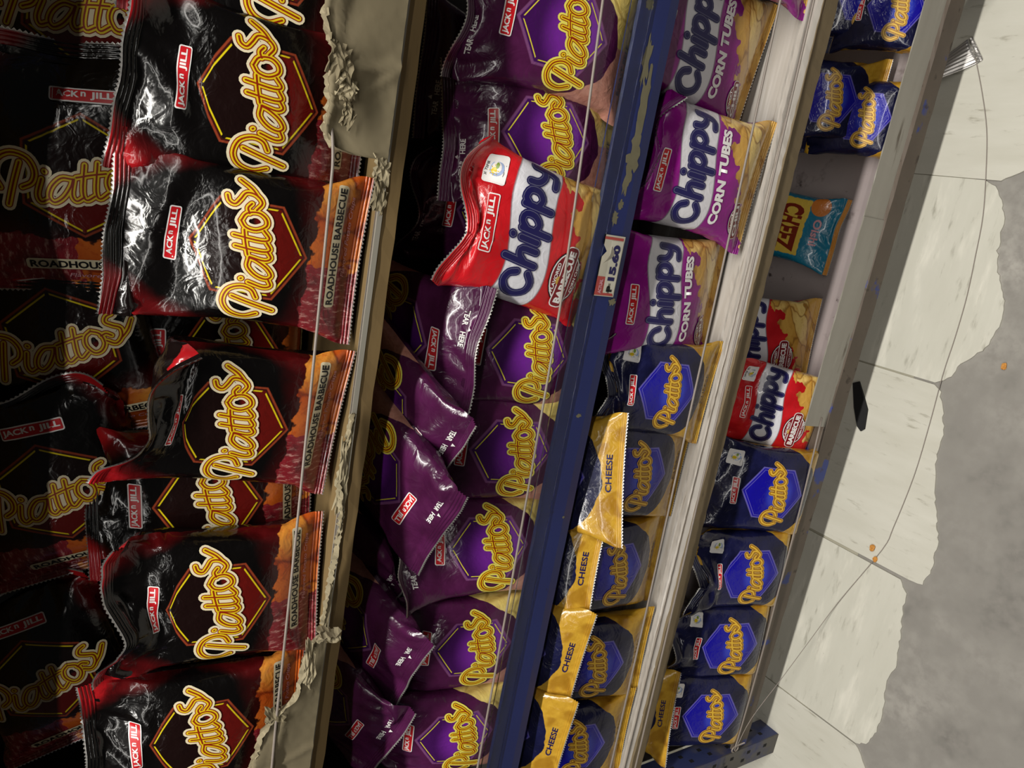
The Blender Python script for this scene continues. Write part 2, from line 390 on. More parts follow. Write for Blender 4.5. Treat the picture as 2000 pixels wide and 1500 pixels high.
class Print:
    """flat artwork in film centimetres, later laid on the bag's surface"""
    def __init__(s): s.V = []; s.F = []; s.M = []; s.L = []; s.mats = []
    def mi(s, m):
        if m not in s.mats: s.mats.append(m)
        return s.mats.index(m)
    def add(s, V, F, m, layer):
        o = len(s.V); s.V += [tuple(v) for v in V]; s.L += [layer] * len(V)
        s.F += [tuple(i + o for i in f) for f in F]; s.M += [s.mi(m)] * len(F)
    def text(s, txt, cu, cv, h, m, layer=2, rot=0.0, bold=.0, shear=0.0, spacing=1.0, width=None, warp=None):
        V, F = glyphs(txt, bold, shear, spacing)
        if not len(V): return
        k = h; kx = h
        if width: kx = width / (V[:, 0].max() - V[:, 0].min())
        P = V * np.array([kx, k])
        if warp: P = np.array([warp(x, y) for x, y in P])
        c, q = math.cos(rot), math.sin(rot)
        P = np.stack([P[:, 0] * c - P[:, 1] * q + cu, P[:, 0] * q + P[:, 1] * c + cv], 1); s.add(P, F, m, layer)
    def panel(s, cu, cv, w, h, m, layer, rot=0.0, rad=.25, n=12, k=4):
        V = []; F = []; c, q = math.cos(rot), math.sin(rot)
        xs = [-w / 2 + rad * (1 - math.cos(a)) for a in np.linspace(0, math.pi / 2, 4)]
        xs = xs + list(np.linspace(-w / 2 + rad, w / 2 - rad, n))[1:-1] + [-x for x in xs[::-1]]
        for x in xs:
            e = max(0, abs(x) - (w / 2 - rad)); hh = h / 2 - rad + math.sqrt(max(0, rad * rad - e * e))
            for j in range(k + 1):
                y = -hh + 2 * hh * j / k; V.append((x * c - y * q + cu, x * q + y * c + cv))
        for i in range(len(xs) - 1):
            for j in range(k): a = i * (k + 1) + j; F.append((a, a + k + 1, a + k + 2, a + 1))
        s.add(V, F, m, layer)
    def disc(s, cu, cv, ru, rv, m, layer, seg=24, rings=3, rot=0.0):
        V = [(cu, cv)]; F = []; c, q = math.cos(rot), math.sin(rot)
        for r in range(1, rings + 1):
            for k in range(seg):
                a = 2 * math.pi * k / seg; x = ru * r / rings * math.cos(a); y = rv * r / rings * math.sin(a)
                V.append((cu + x * c - y * q, cv + x * q + y * c))
        for k in range(seg): F.append((0, 1 + k, 1 + (k + 1) % seg))
        for r in range(rings - 1):
            for k in range(seg):
                a = 1 + r * seg + k; b = 1 + r * seg + (k + 1) % seg; F.append((a, a + seg, b + seg, b))
        s.add(V, F, m, layer)
    def stroke(s, pts, w, m, layer, cap=True):
        P = np.array(pts); n = len(P); V = []; F = []
        T = np.zeros_like(P); T[1:-1] = P[2:] - P[:-2]; T[0] = P[1] - P[0]; T[-1] = P[-1] - P[-2]
        T /= np.linalg.norm(T, axis=1)[:, None] + 1e-9; Nn = np.stack([-T[:, 1], T[:, 0]], 1)
        for i in range(n):
            V += [P[i] - Nn[i] * w / 2, P[i], P[i] + Nn[i] * w / 2]
        for i in range(n - 1):
            a = 3 * i; F += [(a, a + 3, a + 4, a + 1), (a + 1, a + 4, a + 5, a + 2)]
        if cap:
            for i, sg in ((0, -1), (n - 1, 1)):
                b = len(V); V.append(P[i]); a0 = math.atan2(Nn[i][1], Nn[i][0])
                for k in range(7): a = a0 - sg * math.pi * k / 6; V.append(P[i] + np.array([math.cos(a), math.sin(a)]) * w / 2)
                F += [(b, b + 1 + k, b + 2 + k) for k in range(6)]
        s.add(V, F, m, layer)
def spline(pts, n=5):
    P = [np.array(p, float) for p in pts]; P = [2 * P[0] - P[1]] + P + [2 * P[-1] - P[-2]]; out = []
    for i in range(1, len(P) - 2):
        for k in range(n):
            t = k / n; a, b, c, d = P[i - 1:i + 3]
            out.append(.5 * (2 * b + (c - a) * t + (2 * a - 5 * b + 4 * c - d) * t * t + (3 * b - a - 3 * c + d) * t ** 3))
    out.append(P[-2]); return out
# script word mark of the crisp bags: centre lines of the brush strokes
SCRIPT = [[(462, -300), (400, -450), (335, -620)],
          [(455, -490), (530, -455), (560, -370), (520, -270), (410, -225), (310, -270), (265, -380), (300, -490)],
          [(628, -372), (632, -378)],
          [(600, -430), (555, -545), (570, -605), (625, -590)],
          [(815, -440), (740, -430), (665, -490), (632, -570), (665, -615), (735, -580), (800, -500), (825, -440)],
          [(832, -445), (800, -560), (825, -612), (885, -585)],
          [(925, -335), (882, -540), (900, -608), (965, -580)],
          [(1022, -325), (978, -540), (1000, -602), (1072, -560)],
          [(850, -430), (960, -415), (1072, -408)],
          [(1150, -385), (1092, -420), (1070, -500), (1110, -580), (1175, -580), (1225, -520), (1215, -430), (1150, -385)],
          [(1362, -285), (1312, -298), (1290, -342), (1335, -385), (1390, -430), (1375, -505), (1310, -550), (1245, -505)],
          [(1215, -450), (1262, -440), (1300, -470)],
          [(1360, -520), (1430, -470), (1500, -385)]]
def word_script(pr, cu, cv, width, inks, rot=.12, fat=1.0, lay=None):
    k = width / 1235.0; c, q = math.cos(rot), math.sin(rot)
    lay = [(w, inks[i], i + 2) for i, w in enumerate(lay)] if lay else [(102, inks[0], 2), (58, inks[1], 3), (42, inks[2], 4), (13, inks[3], 5)]
    for st in SCRIPT:
        P = [((x - 880) * k, (y + 440) * k) for x, y in (spline(st, 4) if len(st) > 2 else st)]
        P = [(x * c - y * q + cu, x * q + y * c + cv) for x, y in P]
        for w, m, l in lay: pr.stroke(P, w * k * fat, m, l)
CHUNK = [[(86, 66), (72, 92), (40, 98), (10, 72), (4, 36), (26, 6), (62, 2), (90, 22)],
         [(128, 130), (124, 60), (122, 6)], [(124, 50), (146, 74), (170, 66), (172, 6)],
         [(206, 76), (205, 6)], [(207, 112), (208, 113)],
         [(240, 78), (239, 20), (238, -44)], [(240, 56), (262, 78), (290, 66), (292, 26), (268, 4), (242, 20)],
         [(324, 78), (323, 20), (322, -44)], [(324, 56), (346, 78), (374, 66), (376, 26), (352, 4), (326, 20)],
         [(404, 78), (408, 40), (430, 18), (456, 28), (462, 78)], [(462, 78), (460, 10), (446, -36), (412, -44)]]
def word_chunk(pr, cu, cv, width, inks, rise=.0):
    k = width / 470.0
    for st in CHUNK:
        P0 = spline(st, 3) if len(st) > 2 else st
        P = []
        for x, y in P0:
            u = (x - 233) * k; P.append((u + cu, (y - 34) * k * (1.14 - .0007 * x) + cv + math.sin((u + cu) * .32) * .9 + rise * u))
        pr.stroke(P, 34 * k, inks[0], 2); pr.stroke(P, 25 * k, inks[1], 3); pr.stroke(P, 19 * k, inks[0], 4)
def maker_label(pr, cu, cv, w=5.6, rot=0.0):
    h = w * .235
    pr.panel(cu, cv, w, h, INK['white'], 2, rot, .22); pr.panel(cu, cv, w - .26, h - .26, INK['label'], 3, rot, .14)
    c, q = math.cos(rot), math.sin(rot)
    for t, x, y, hh, ww in (('JACK', -.255, 0, .58, .40), ('n', .005, .10, .34, .075), ('JILL', .275, 0, .58, .34)):
        pr.text(t, cu + x * w * c - y * h * q, cv + x * w * q + y * h * c, h * hh, INK['white'], 4, rot, .035, width=ww * w)
def sticker(pr, cu, cv, w=3.4, rot=0.0, words=True):
    pr.panel(cu, cv, w, w * .86, INK['white'], 2, rot, .3, n=6)
    pr.disc(cu + .15, cv - .15, w * .27, w * .27, INK['ice'], 3); pr.disc(cu + .25, cv - .1, w * .2, w * .2, INK['white'], 4)
    pr.disc(cu - .1, cv + .1, w * .12, w * .12, INK['yolk'], 5); pr.disc(cu + .5, cv - .25, w * .10, w * .07, INK['green'], 5)
    for k in range(8):
        a = k * math.pi / 4; pr.stroke([(cu - .1 + math.cos(a) * w * .14, cv + .1 + math.sin(a) * w * .14), (cu - .1 + math.cos(a) * w * .2, cv + .1 + math.sin(a) * w * .2)], .1, INK['yolk'], 5, cap=False)
    if words: pr.text('FORTIFIED', cu, cv + w * .34, w * .10, INK['black'], 3, rot, .02, width=w * .8)
    pr.stroke([(cu - w * .3, cv - w * .3), (cu + w * .2, cv - w * .36)], .08, INK['grey'], 3, cap=False)
def flavour_badge(pr, cu, cv, title, top, low, k=1.0, rot=.05):
    pr.disc(cu, cv, 2.75 * k, 2.05 * k, INK['black'], 2, rot=rot); pr.disc(cu, cv, 2.6 * k, 1.92 * k, INK['white'], 3, rot=rot); pr.disc(cu, cv, 2.45 * k, 1.78 * k, INK['maroon'], 4, rot=rot)
    pr.disc(cu - .5 * k, cv + .35 * k, .55 * k, .8 * k, INK['gold'], 5, 12, 2); pr.disc(cu + .7 * k, cv - .3 * k, .5 * k, .5 * k, INK['gold'], 5, 12, 2)
    pr.panel(cu, cv, 6.6 * k, 1.75 * k, INK['white'], 5, rot, .6 * k, n=8); pr.panel(cu, cv, 6.35 * k, 1.5 * k, INK['maroon'], 6, rot, .5 * k, n=8)
    pr.text(title, cu, cv, .92 * k, INK['white'], 7, rot, .05, width=5.6 * k)
    pr.text(top, cu - .3 * k, cv + 1.25 * k, .42 * k, INK['white'], 6, rot, .03, width=3.1 * k)
    pr.text(low, cu + .3 * k, cv - 1.3 * k, .42 * k, INK['white'], 6, rot, .03, width=3.2 * k)
def tear_mark(pr, cu=-3.5, cv=21.1):
    for t, x in (('TEAR', -1.35), ('HERE', 1.35)): pr.text(t, cu + x, cv, .62, INK['white'], 2, 0, .03, width=1.9)
    pr.add([(cu - .28, cv + .55), (cu + .28, cv + .55), (cu, cv + 1.05)], [(0, 1, 2)], INK['white'], 2)
def art_bbq(k):
    A = {}; p = Print(); word_script(p, -.1, 11.2, 13.5, [INK['cream'], INK['brick'], INK['yolk'], INK['brick']]); A['logo_lettering'] = p
    p = Print(); maker_label(p, 0.2, 18.4); A['maker_label'] = p
    p = Print()
    p.panel(1.4, 3.15, 12.9, 1.12, INK['cream'], 2, .02, .3, n=20); p.text('ROADHOUSE BARBECUE', 1.4, 3.15, .78, INK['black'], 4, .02, .03, width=12.3)
    p.text('Flavored Potato Crisps', 2.6, 1.85, .62, INK['pink'], 2, .02, .01, .25, width=8.6); A['flavour_lettering'] = p
    return A
def art_purple(k):
    A = {}; p = Print(); word_script(p, -.1, 10.6, 13.2, [INK['glowy'], INK['brick'], INK['yolk'], INK['brick']]); A['logo_lettering'] = p
    p = Print(); maker_label(p, 0.2, 17.8); A['maker_label'] = p
    p = Print(); tear_mark(p); A['tear_lettering'] = p
    p = Print(); p.text('ROAST BEEF', -2.2, 2.1, .8, INK['black'], 2, 0, .02, width=6.4); A['flavour_lettering'] = p
    return A
def art_navy(k):
    A = {}; p = Print(); word_script(p, -.1, 10.6, 11.8, [INK['gold'], INK['dull'], INK['amber']], .12, .9, (100, 70, 36)); A['logo_lettering'] = p
    p = Print(); maker_label(p, -.4, 17.6, 5.0, .05); A['maker_label'] = p
    p = Print(); sticker(p, 5.6, 18.6, 3.0, 0, False); A['seal_mark'] = p
    p = Print(); p.text('CHEESE', .8, 2.1, .85, INK['navy'], 2, 0, .02, width=5.2); A['flavour_lettering'] = p
    return A
def art_red(k):
    A = {}; p = Print(); word_chunk(p, .3, 13.0, 14.4, [INK['navy'], INK['slate']]); A['logo_lettering'] = p
    p = Print(); maker_label(p, -.3, 18.2, 6.4, .10); A['maker_label'] = p
    p = Print(); flavour_badge(p, -3.0, 6.7, 'BARBECUE', 'FLAVORED', 'CORN CHIPS', 1.1); A['flavour_badge'] = p
    p = Print(); sticker(p, 5.6, 19.2, 3.4); A['seal_mark'] = p
    return A
def art_magenta(k):
    A = {}; p = Print(); word_chunk(p, .0, 13.0, 14.0, [INK['navy'], INK['slate']]); A['logo_lettering'] = p
    p = Print(); maker_label(p, -1.3, 18.0, 5.4, .03); A['maker_label'] = p
    p = Print(); p.text('CORN TUBES', -.2, 9.0, 1.45, INK['white'], 3, .03, .05, width=12.0, warp=lambda x, y: (x, y + math.sin(x * .32) * .6)); A['flavour_lettering'] = p
    p = Print(); flavour_badge(p, -4.9, 3.9, 'CHILI', 'SWEET', 'CHEESE', .75, .3); A['flavour_badge'] = p
    return A
def art_black(k):
    A = {}; p = Print(); word_chunk(p, .3, 13.0, 14.4, [INK['navy'], INK['slate']]); A['logo_lettering'] = p
    p = Print(); maker_label(p, -.3, 18.0, 6.0, .10); A['maker_label'] = p
    return A
def art_blue(k):
    A = {}; p = Print()
    p.text('CHEEZ', .0, 11.4, 5.8, INK['brown'], 2, .0, .055, width=11.0); A['logo_lettering'] = p
    p = Print(); p.text('Oishi', .0, 18.2, 1.9, INK['pink'], 2, .03, .03, width=6.2); A['flavour_lettering'] = p
    return A
ART = dict(bbq=art_bbq, purple=art_purple, navy=art_navy, red=art_red, magenta=art_magenta, black=art_black, blue=art_blue)
ART = {k: f(k) for k, f in ART.items()}; ART['green'] = {}

# ================================================================ one bag
FRONT, BACK = solve_bags()
SCALE = 0.93
def grid_normals(G):
    du = np.gradient(G, axis=1); dv = np.gradient(G, axis=0); N = np.cross(du, dv)
    return N / (np.linalg.norm(N, axis=2, keepdims=True) + 1e-12)
def bilerp(G, s, t):
    x = np.clip(s, 0, 1) * (GX - 1); y = np.clip(t, 0, 1) * (GY - 1)
    j = np.minimum(x.astype(int), GX - 2); i = np.minimum(y.astype(int), GY - 2); a = (x - j)[:, None]; b = (y - i)[:, None]
    return (G[i, j] * (1 - a) + G[i, j + 1] * a) * (1 - b) + (G[i + 1, j] * (1 - a) + G[i + 1, j + 1] * a) * b
def deform(P, seed, bend=0.0, bend_s=0.0, bend_t=.62, twist=0.0, squash=1.0, foot=0.0, crumple=0.0, crumple_t=.66, narrow=1.0):
    """fold the upper part forward (bend > 0) by an angle that may change across the width; twist about the long axis; curl the foot"""
    P = P.copy(); H = FH
    x, y, z = P[..., 0].copy(), P[..., 1].copy(), P[..., 2].copy()
    y *= squash * (1 + (1 - narrow) * .5); x *= narrow
    if crumple:                                # sharp creases in the loose film near the top
        rg = np.random.default_rng(seed + 77); acc = np.zeros_like(y)
        for k in range(5):
            a = rg.uniform(0, math.pi); wl = rg.uniform(.04, .085); ph = rg.uniform(0, 1)
            q = (x * math.cos(a) + z * math.sin(a)) / wl + ph; acc += (np.abs((q % 1.0) * 2 - 1) - .5) * wl * 6
        y += crumple * acc * np.clip((z / H - crumple_t) / .12, 0, 1) * np.clip((1.0 - z / H) / .05 + .3, 0, 1)
    if twist:
        a = twist * (z / H - .5); c, s = np.cos(a), np.sin(a); x, y = x * c - y * s, x * s + y * c
    if bend or bend_s:
        z0 = bend_t * H; Lb = .045; sx = x / (FW * .5)
        ang = bend + bend_s * sx
        d = np.maximum(0, z - z0); th = ang * np.clip(d / Lb, 0, 1)
        # arc of length Lb, then straight
        dd = np.minimum(d, Lb); k = np.where(np.abs(ang) < 1e-3, 1e-3, ang) / Lb
        ya = -(1 - np.cos(k * dd)) / k; za = np.sin(k * dd) / k
        rest = np.maximum(0, d - Lb)
        yc = ya - rest * np.sin(th); zc = za + rest * np.cos(th)
        up = d > 0
        yn = yc + y * np.cos(th); zn = z0 + zc + y * np.sin(th)
        y = np.where(up, yn, y); z = np.where(up, zn, z)
    if foot:                                   # bottom seal tucked back under the standing bag
        z0 = foot; Lb = foot * .75; ang = 1.45
        d = np.maximum(0, z0 - z); dd = np.minimum(d, Lb); k = ang / Lb; th = ang * np.clip(d / Lb, 0, 1); rest = np.maximum(0, d - Lb)
        yc = (1 - np.cos(k * dd)) / k + rest * np.sin(th); zc = np.sin(k * dd) / k + rest * np.cos(th)
        dn = d > 0; yn = yc + y * np.cos(th); zn = z0 - zc + y * np.sin(th) * .55
        y = np.where(dn, yn, y); z = np.where(dn, zn, z)
    P[..., 0], P[..., 1], P[..., 2] = x, y, z
    return P
def seal_part(name, G, N, r0, r1, mats, root, edge_top):
    rows = np.linspace(r0, r1, int((r1 - r0) / .2) + 1); cols = np.linspace(0, GX - 1, 2 * GX - 1)
    tip = 2 if edge_top else -2
    V = []; UV = []; F = []; MI = []
    nr, nc = len(rows), len(cols)
    for sgn in (1, -1):
        for a, rr in enumerate(rows):
            t = np.full(nc, rr / (GY - 1)); s = cols / (GX - 1)
            p = bilerp(G, s, t); n = bilerp(N, s, t)
            wave = .0009 * math.sin(a * math.pi / 2 + .4)
            last = (a == nr - 1) if edge_top else (a == 0)
            if last:
                ext = np.where(np.arange(nc) % 2 == 0, .0016, -.0004)[:, None]
                dirv = bilerp(G, s, np.full(nc, (r1 if edge_top else r0) / (GY - 1))) - bilerp(G, s, np.full(nc, (r1 - 1 if edge_top else r0 + 1) / (GY - 1)))
                dirv /= np.linalg.norm(dirv, axis=1)[:, None] + 1e-9; p = p + dirv * ext
            q = p + n * (sgn * .00035 + wave)
            V += q.tolist(); off = 0.0 if sgn > 0 else 40.0
            UV += [(((c / (GX - 1) - .5) * 18.5 + off) / 20, rr / (GY - 1) * 23.5 / 20) for c in cols]
    for k in (0, 1):
        b = k * nr * nc
        for a in range(nr - 1):
            for c in range(nc - 1):
                q = b + a * nc + c; f = (q, q + 1, q + nc + 1, q + nc)
                F.append(f if k == 0 else f[::-1])
                MI.append(1 if (a == (nr - 2 if edge_top else 0)) else 0)
    o = mesh_obj(name, np.array(V) * SCALE, F, mats, root, True, MI)
    uv = o.data.uv_layers.new(name='UVMap'); li = np.zeros(len(o.data.loops), int); o.data.loops.foreach_get('vertex_index', li)
    uv.data.foreach_set('uv', np.array(UV)[li].ravel()); return o
NAMES = dict(bbq='barbecue_crisp_bag', purple='purple_crisp_bag', navy='cheese_crisp_bag', red='corn_chip_bag', magenta='corn_tube_bag', black='black_corn_chip_bag', blue='teal_snack_bag', green='green_snack_bag')
PART_LABEL = dict(logo_lettering='large brand lettering printed across the front', maker_label='small red label with white lettering', flavour_lettering='flavour lettering near the foot', flavour_badge='oval dark red flavour badge with white lettering', seal_mark='white rounded mark with yellow sun', tear_lettering='white tear here lettering by the top seal')
def build_bag(kind, var, flip=False, name=None, parts=True, back_text=False, **df):
    F0, B0 = FRONT[var % NB], BACK[var % NB]
    if flip:
        F0 = F0[:, ::-1] * np.array([-1, 1, 1]); B0 = B0[:, ::-1] * np.array([-1, 1, 1])
    G, K = deform(F0, var, **df), deform(B0, var, **df)
    root = empty(name or NAMES[kind]); m = MAT[kind]
    lo, hi = SEAL_B - 1, GY - SEAL_T
    a, b = G[lo:hi + 1].reshape(-1, 3), K[lo:hi + 1].reshape(-1, 3); ny = hi - lo + 1
    V = np.concatenate([a, b]) * SCALE; o = ny * GX
    idx = (np.arange(ny - 1)[:, None] * GX + np.arange(GX - 1)[None, :]).ravel()
    Q = np.stack([idx, idx + 1, idx + GX + 1, idx + GX], 1); Q2 = np.stack([idx + o, idx + o + GX, idx + o + GX + 1, idx + o + 1], 1)
    p = mesh_obj('pouch', V, np.concatenate([Q, Q2]).tolist(), m, root, True)
    ss_ = (np.arange(GX) / (GX - 1) - .5) * 18.5; tt = np.arange(lo, hi + 1) / (GY - 1) * 23.5
    U = np.stack(np.meshgrid(ss_, tt), -1).reshape(-1, 2); U = np.concatenate([U, U + [40, 0]]) / 20
    uv = p.data.uv_layers.new(name='UVMap'); li = np.zeros(len(p.data.loops), int); p.data.loops.foreach_get('vertex_index', li); uv.data.foreach_set('uv', U[li].ravel())
    N = grid_normals(G)
    seal_part('top_seal', G, N, GY - SEAL_T, GY - 1, [m, MAT['foil']], root, True)
    seal_part('bottom_seal', G, N, 0, SEAL_B - 1, [m, MAT['foil']], root, False)
    if parts:
        for nm, pr in ART[kind].items():
            U = np.array(pr.V); s = U[:, 0] / 18.5 + .5; t = U[:, 1] / 23.5
            q = bilerp(G, s, t) + bilerp(N, s, t) * (np.array(pr.L)[:, None] * .00020 + .00050)
            lo_ = mesh_obj(nm, q * SCALE, pr.F, pr.mats, p, True, pr.M); lo_['label'] = PART_LABEL[nm]
        if back_text:
            pr = Print(); pr.text('Nutrition Facts', 3.5, 17.2, 1.1, INK['black'], 2, 0, .03, width=6.2)
            for k in range(7): pr.stroke([(.9, 15.6 - k * .9), (6.1, 15.6 - k * .9)], .12 if k != 1 else .5, INK['black'], 2, cap=False)
            NK = -grid_normals(K); U = np.array(pr.V); s = -U[:, 0] / 18.5 + .5; t = U[:, 1] / 23.5
            q = bilerp(K, s, t) + bilerp(NK, s, t) * .0006; mesh_obj('nutrition_lettering', q * SCALE, pr.F, pr.mats, p, True, pr.M)
    root['_low'] = 0.0
    return root, G * SCALE, K * SCALE
def place(kind, var, px, py, Y, lean=10, roll=0, yaw=0, shelf=None, label='', group=None, cat='snack bag', v_mid=11.4, Z=None, size=1.0, **kw):
    """film point on the middle of the front goes to the spot the photo shows at depth Y; shelf: rest the bag on that height"""
    root, G, K = build_bag(kind, var, **kw); G, K = G * size, K * size; root.scale = (size,) * 3
    c = bilerp(G, np.array([.5]), np.array([v_mid / 23.5]))[0]
    R = Matrix.Rotation(math.radians(yaw), 3, 'Z') @ Matrix.Rotation(math.radians(-lean), 3, 'X') @ Matrix.Rotation(math.radians(roll), 3, 'Y')
    Rn = np.array(R); P = at_y(px, py, Y) if Z is None else at_z(px, py, Z); loc = P - Rn @ c
    allp = np.concatenate([G.reshape(-1, 3), K.reshape(-1, 3)]) @ Rn.T + loc
    if shelf is not None: loc[2] += shelf + .0015 - allp[:, 2].min()
    root.location = loc; root.rotation_euler = R.to_euler()
    del root['_low']
    tag(root, label, cat, group); return root
# ================================================================ floor and rack
Z1, Z2, Z3, Z4 = .901, .600, .374, .098       # resting heights of the four shelves in view
XL, XR, DEPTH = -.863, 0.398, 0.42
m_conc = two_tone('concrete', '#7a7771', '#a39f98', 5, .85, None, (1, 1, 1), 6, .25, [('#6d6a65', 9, .60, .16), ('#b2aea6', 3.5, .62, .16), ('#8a8680', 60, .55, .2)])
m_tile = two_tone('vinyl_tile', '#bfbdaf', '#d6d4c8', 7, .5, None, (.8, 3.5, 1), 5, .06, [('#a3a092', 22, .66, .10), ('#e0ddd0', 9, .62, .12), ('#85806f', 60, .76, .05)])
m_tile2 = two_tone('vinyl_tile_streaked', '#bdbaab', '#d9d7cc', 9, .5, None, (3.2, .7, 1), 5, .06, [('#a09c8c', 30, .68, .10), ('#7a7566', 70, .77, .04)])
m_wood = two_tone('raw_board_edge', '#5f4c2e', '#836c42', 14, .8, None, (.4, 3, 3), 5, .2, [('#4a3a22', 40, .70, .05)])
m_blue = two_tone('blue_paint', '#101c50', '#17286a', 8, .42, None, (1, 1, 1), 4, .1, [('#0c1538', 50, .72, .05)])
m_chip = two_tone('bare_undercoat', '#5f5a44', '#7b755c', 60, .7)
m_white = two_tone('white_ledge', '#8f877c', '#cbc6c0', 10, .45, None, (.25, 4, 2), 5, .12, [('#6a5c4a', 30, .66, .08), ('#e6e3e0', 7, .62, .12)])
m_ledge_wood = two_tone('worn_ledge_edge', '#5e5038', '#7d6d52', 18, .7, None, (.4, 2, 3), 5, .25, [('#4c4030', 60, .70, .06)])
m_floorboard = two_tone('shelf_laminate', '#8b7f7f', '#a89d9b', 6, .55, None, (1, 1, 1), 5, .05, [('#4b403e', 55, .70, .05), ('#5a4f4c', 18, .66, .08)])
m_dark = two_tone('back_board', '#1b1614', '#2b2420', 10, .8)
m_alu = two_tone('dull_metal_lip', '#7a766c', '#a29e93', 8, .42, None, (.3, 3, 3), 5, .06, [('#5b5348', 30, .69, .06), ('#c2beb2', 14, .68, .06)])
m_rail = two_tone('rusty_rail', '#4a4038', '#6a5d50', 20, .6, None, (1, 1, 1), 5, .15, [('#2f3f86', 16, .62, .03), ('#35281e', 40, .66, .06), ('#a9a49a', 60, .76, .03)])
m_steel = two_tone('blue_grey_angle', '#2b3566', '#39426c', 10, .5, None, (1, 1, 1), 4, .1, [('#6a6560', 9, .56, .10), ('#20264a', 40, .68, .06)])
m_hole = plain('hole_dark', '#0c0b0c', .9)
m_cord = plain('nylon_cord', '#8a8078', .35, 0, .05, 200)
m_card = two_tone('cardboard', '#6e644c', '#857a60', 20, .85, None, (.5, 1, 1), 5, .15, [('#5c523c', 9, .60, .12), ('#9a8f76', 25, .70, .06)])
m_card_torn = two_tone('cardboard_torn', '#857a60', '#a3987c', 60, .9, None, (1, 1, 1), 5, .4)
m_clear, T, B = new_mat('clear_plastic', .06, .5); B.inputs['Transmission Weight'].default_value = 1.0; B.inputs['IOR'].default_value = 1.2; B.inputs['Base Color'].default_value = (.93, .95, .95, 1)
T.links.new((noise(T, obj_vec(T), 30, 3) * .12 + .02).s, B.inputs['Roughness'])

floor = box('floor', -3.2, 2.4, -2.2, .9, -.06, -.003, m_conc); tag(floor, kind='structure')
def tile(px_edge, x0, x1, mat, seed):
    """one broken vinyl tile: straight seams at x0 and x1, torn edge towards the aisle"""
    rng = random.Random(seed); E = [at_z(px, py, .0) for px, py in px_edge]
    P = [(p[0], p[1]) for p in E]
    fine = []
    for a, b in zip(P[:-1], P[1:]):
        n = max(2, int(math.dist(a, b) / .006))
        for k in range(n):
            t = k / n; fine.append((a[0] + (b[0] - a[0]) * t + rng.uniform(-.0014, .0014), a[1] + (b[1] - a[1]) * t + rng.uniform(-.0018, .0018)))
    fine.append(P[-1])
    g = .0005; fine = [(min(max(x, x0 + g), x1 - g), y) for x, y in fine]
    ring = fine + [(x0 + g, .42), (x1 - g, .42)]
    bm = bmesh.new(); top = [bm.verts.new((x, y, 0)) for x, y in ring]; f = bm.faces.new(top)
    ex = bmesh.ops.extrude_face_region(bm, geom=[f]); bmesh.ops.translate(bm, vec=(0, 0, -.003), verts=[v for v in ex['geom'] if isinstance(v, bmesh.types.BMVert)])
    bmesh.ops.recalc_face_normals(bm, faces=bm.faces); return bm_obj('floor_tile', bm, mat, floor)
TX = .131
S_ = .3048
tile([(2030, -58), (2042, 40), (2036, 150), (2022, 250), (2000, 333), (1975, 346), (1955, 353)], TX, TX + S_, m_tile2, 1)
tile([(1926, 352), (1945, 365), (1958, 400), (1961, 425), (1948, 490), (1950, 540), (1960, 572), (1962, 597), (1950, 640), (1925, 680), (1886, 705), (1870, 715), (1860, 735), (1826, 747)], TX - S_, TX, m_tile, 2)
tile([(1826, 749), (1836, 765), (1841, 800), (1842, 840), (1837, 872), (1825, 905), (1828, 945), (1826, 975), (1832, 1050), (1825, 1090), (1815, 1120), (1801, 1143), (1758, 1127)], TX - 2 * S_, TX - S_, m_tile2, 3)
tile([(1757, 1130), (1769, 1160), (1762, 1200), (1758, 1240), (1750, 1300), (1730, 1330), (1726, 1370), (1720, 1410), (1706, 1440), (1690, 1452), (1671, 1451)], TX - 3 * S_, TX - 2 * S_, m_tile, 4)
tile([(1672, 1453), (1682, 1475), (1690, 1505), (1688, 1560), (1640, 1680)], TX - 4 * S_, TX - 3 * S_, m_tile2, 5)
tile([(2065, -420), (2050, -250), (2060, -150), (2032, -60)], TX + S_, TX + 2 * S_, m_tile, 6)
m_gap = plain('dark_seam_grout', '#a19d8c', .9)
box('tile_bed', -1.2, .9, -.05, .42, -.003, -.0022, m_gap, floor)

rack = empty('shelving_rack', (0, 0, 0)); tag(rack, 'tall wooden and blue steel store shelving rack with four crowded shelves', 'shelf rack')
box('side_panel', XL - .003, XL - .001, .034, DEPTH, .05, 1.75, m_dark, rack)
box('back_panel', XL - .003, XR, DEPTH, DEPTH + .012, .05, 1.75, m_dark, rack)
box('shelf_board', XL, XR, 0.0, DEPTH, 1.225, 1.245, m_wood, rack, .001)
# top shelf in view: raw board with a thin bright inner edge
profile('shelf_board', [(0, .883), (0, .9005), (DEPTH, .9005), (DEPTH, .883)], XL, XR, m_wood, rack, 60, .0006, 3)
profile('metal_edge_strip', [(-.0015, .8985), (-.0015, .9035), (.004, .9035), (.004, .8985)], XL, XR, m_alu, rack, 2)
# second shelf: blue steel angle beam, board inside it, clear lip
box('shelf_board', XL, XR, .032, DEPTH, .586, Z2, m_dark, rack)
profile('blue_beam', [(-.002, .611), (-.002, .650), (.001, .652), (.002, .650), (.002, .600), (.030, .600), (.030, .598), (0, .598)], XL, XR, m_blue, rack, 50, .0002, 5)
profile('clear_lip', [(-.0042, .636), (-.0042, .664), (-.0024, .664), (-.0024, .636)], XL, XR, m_clear, rack, 2)
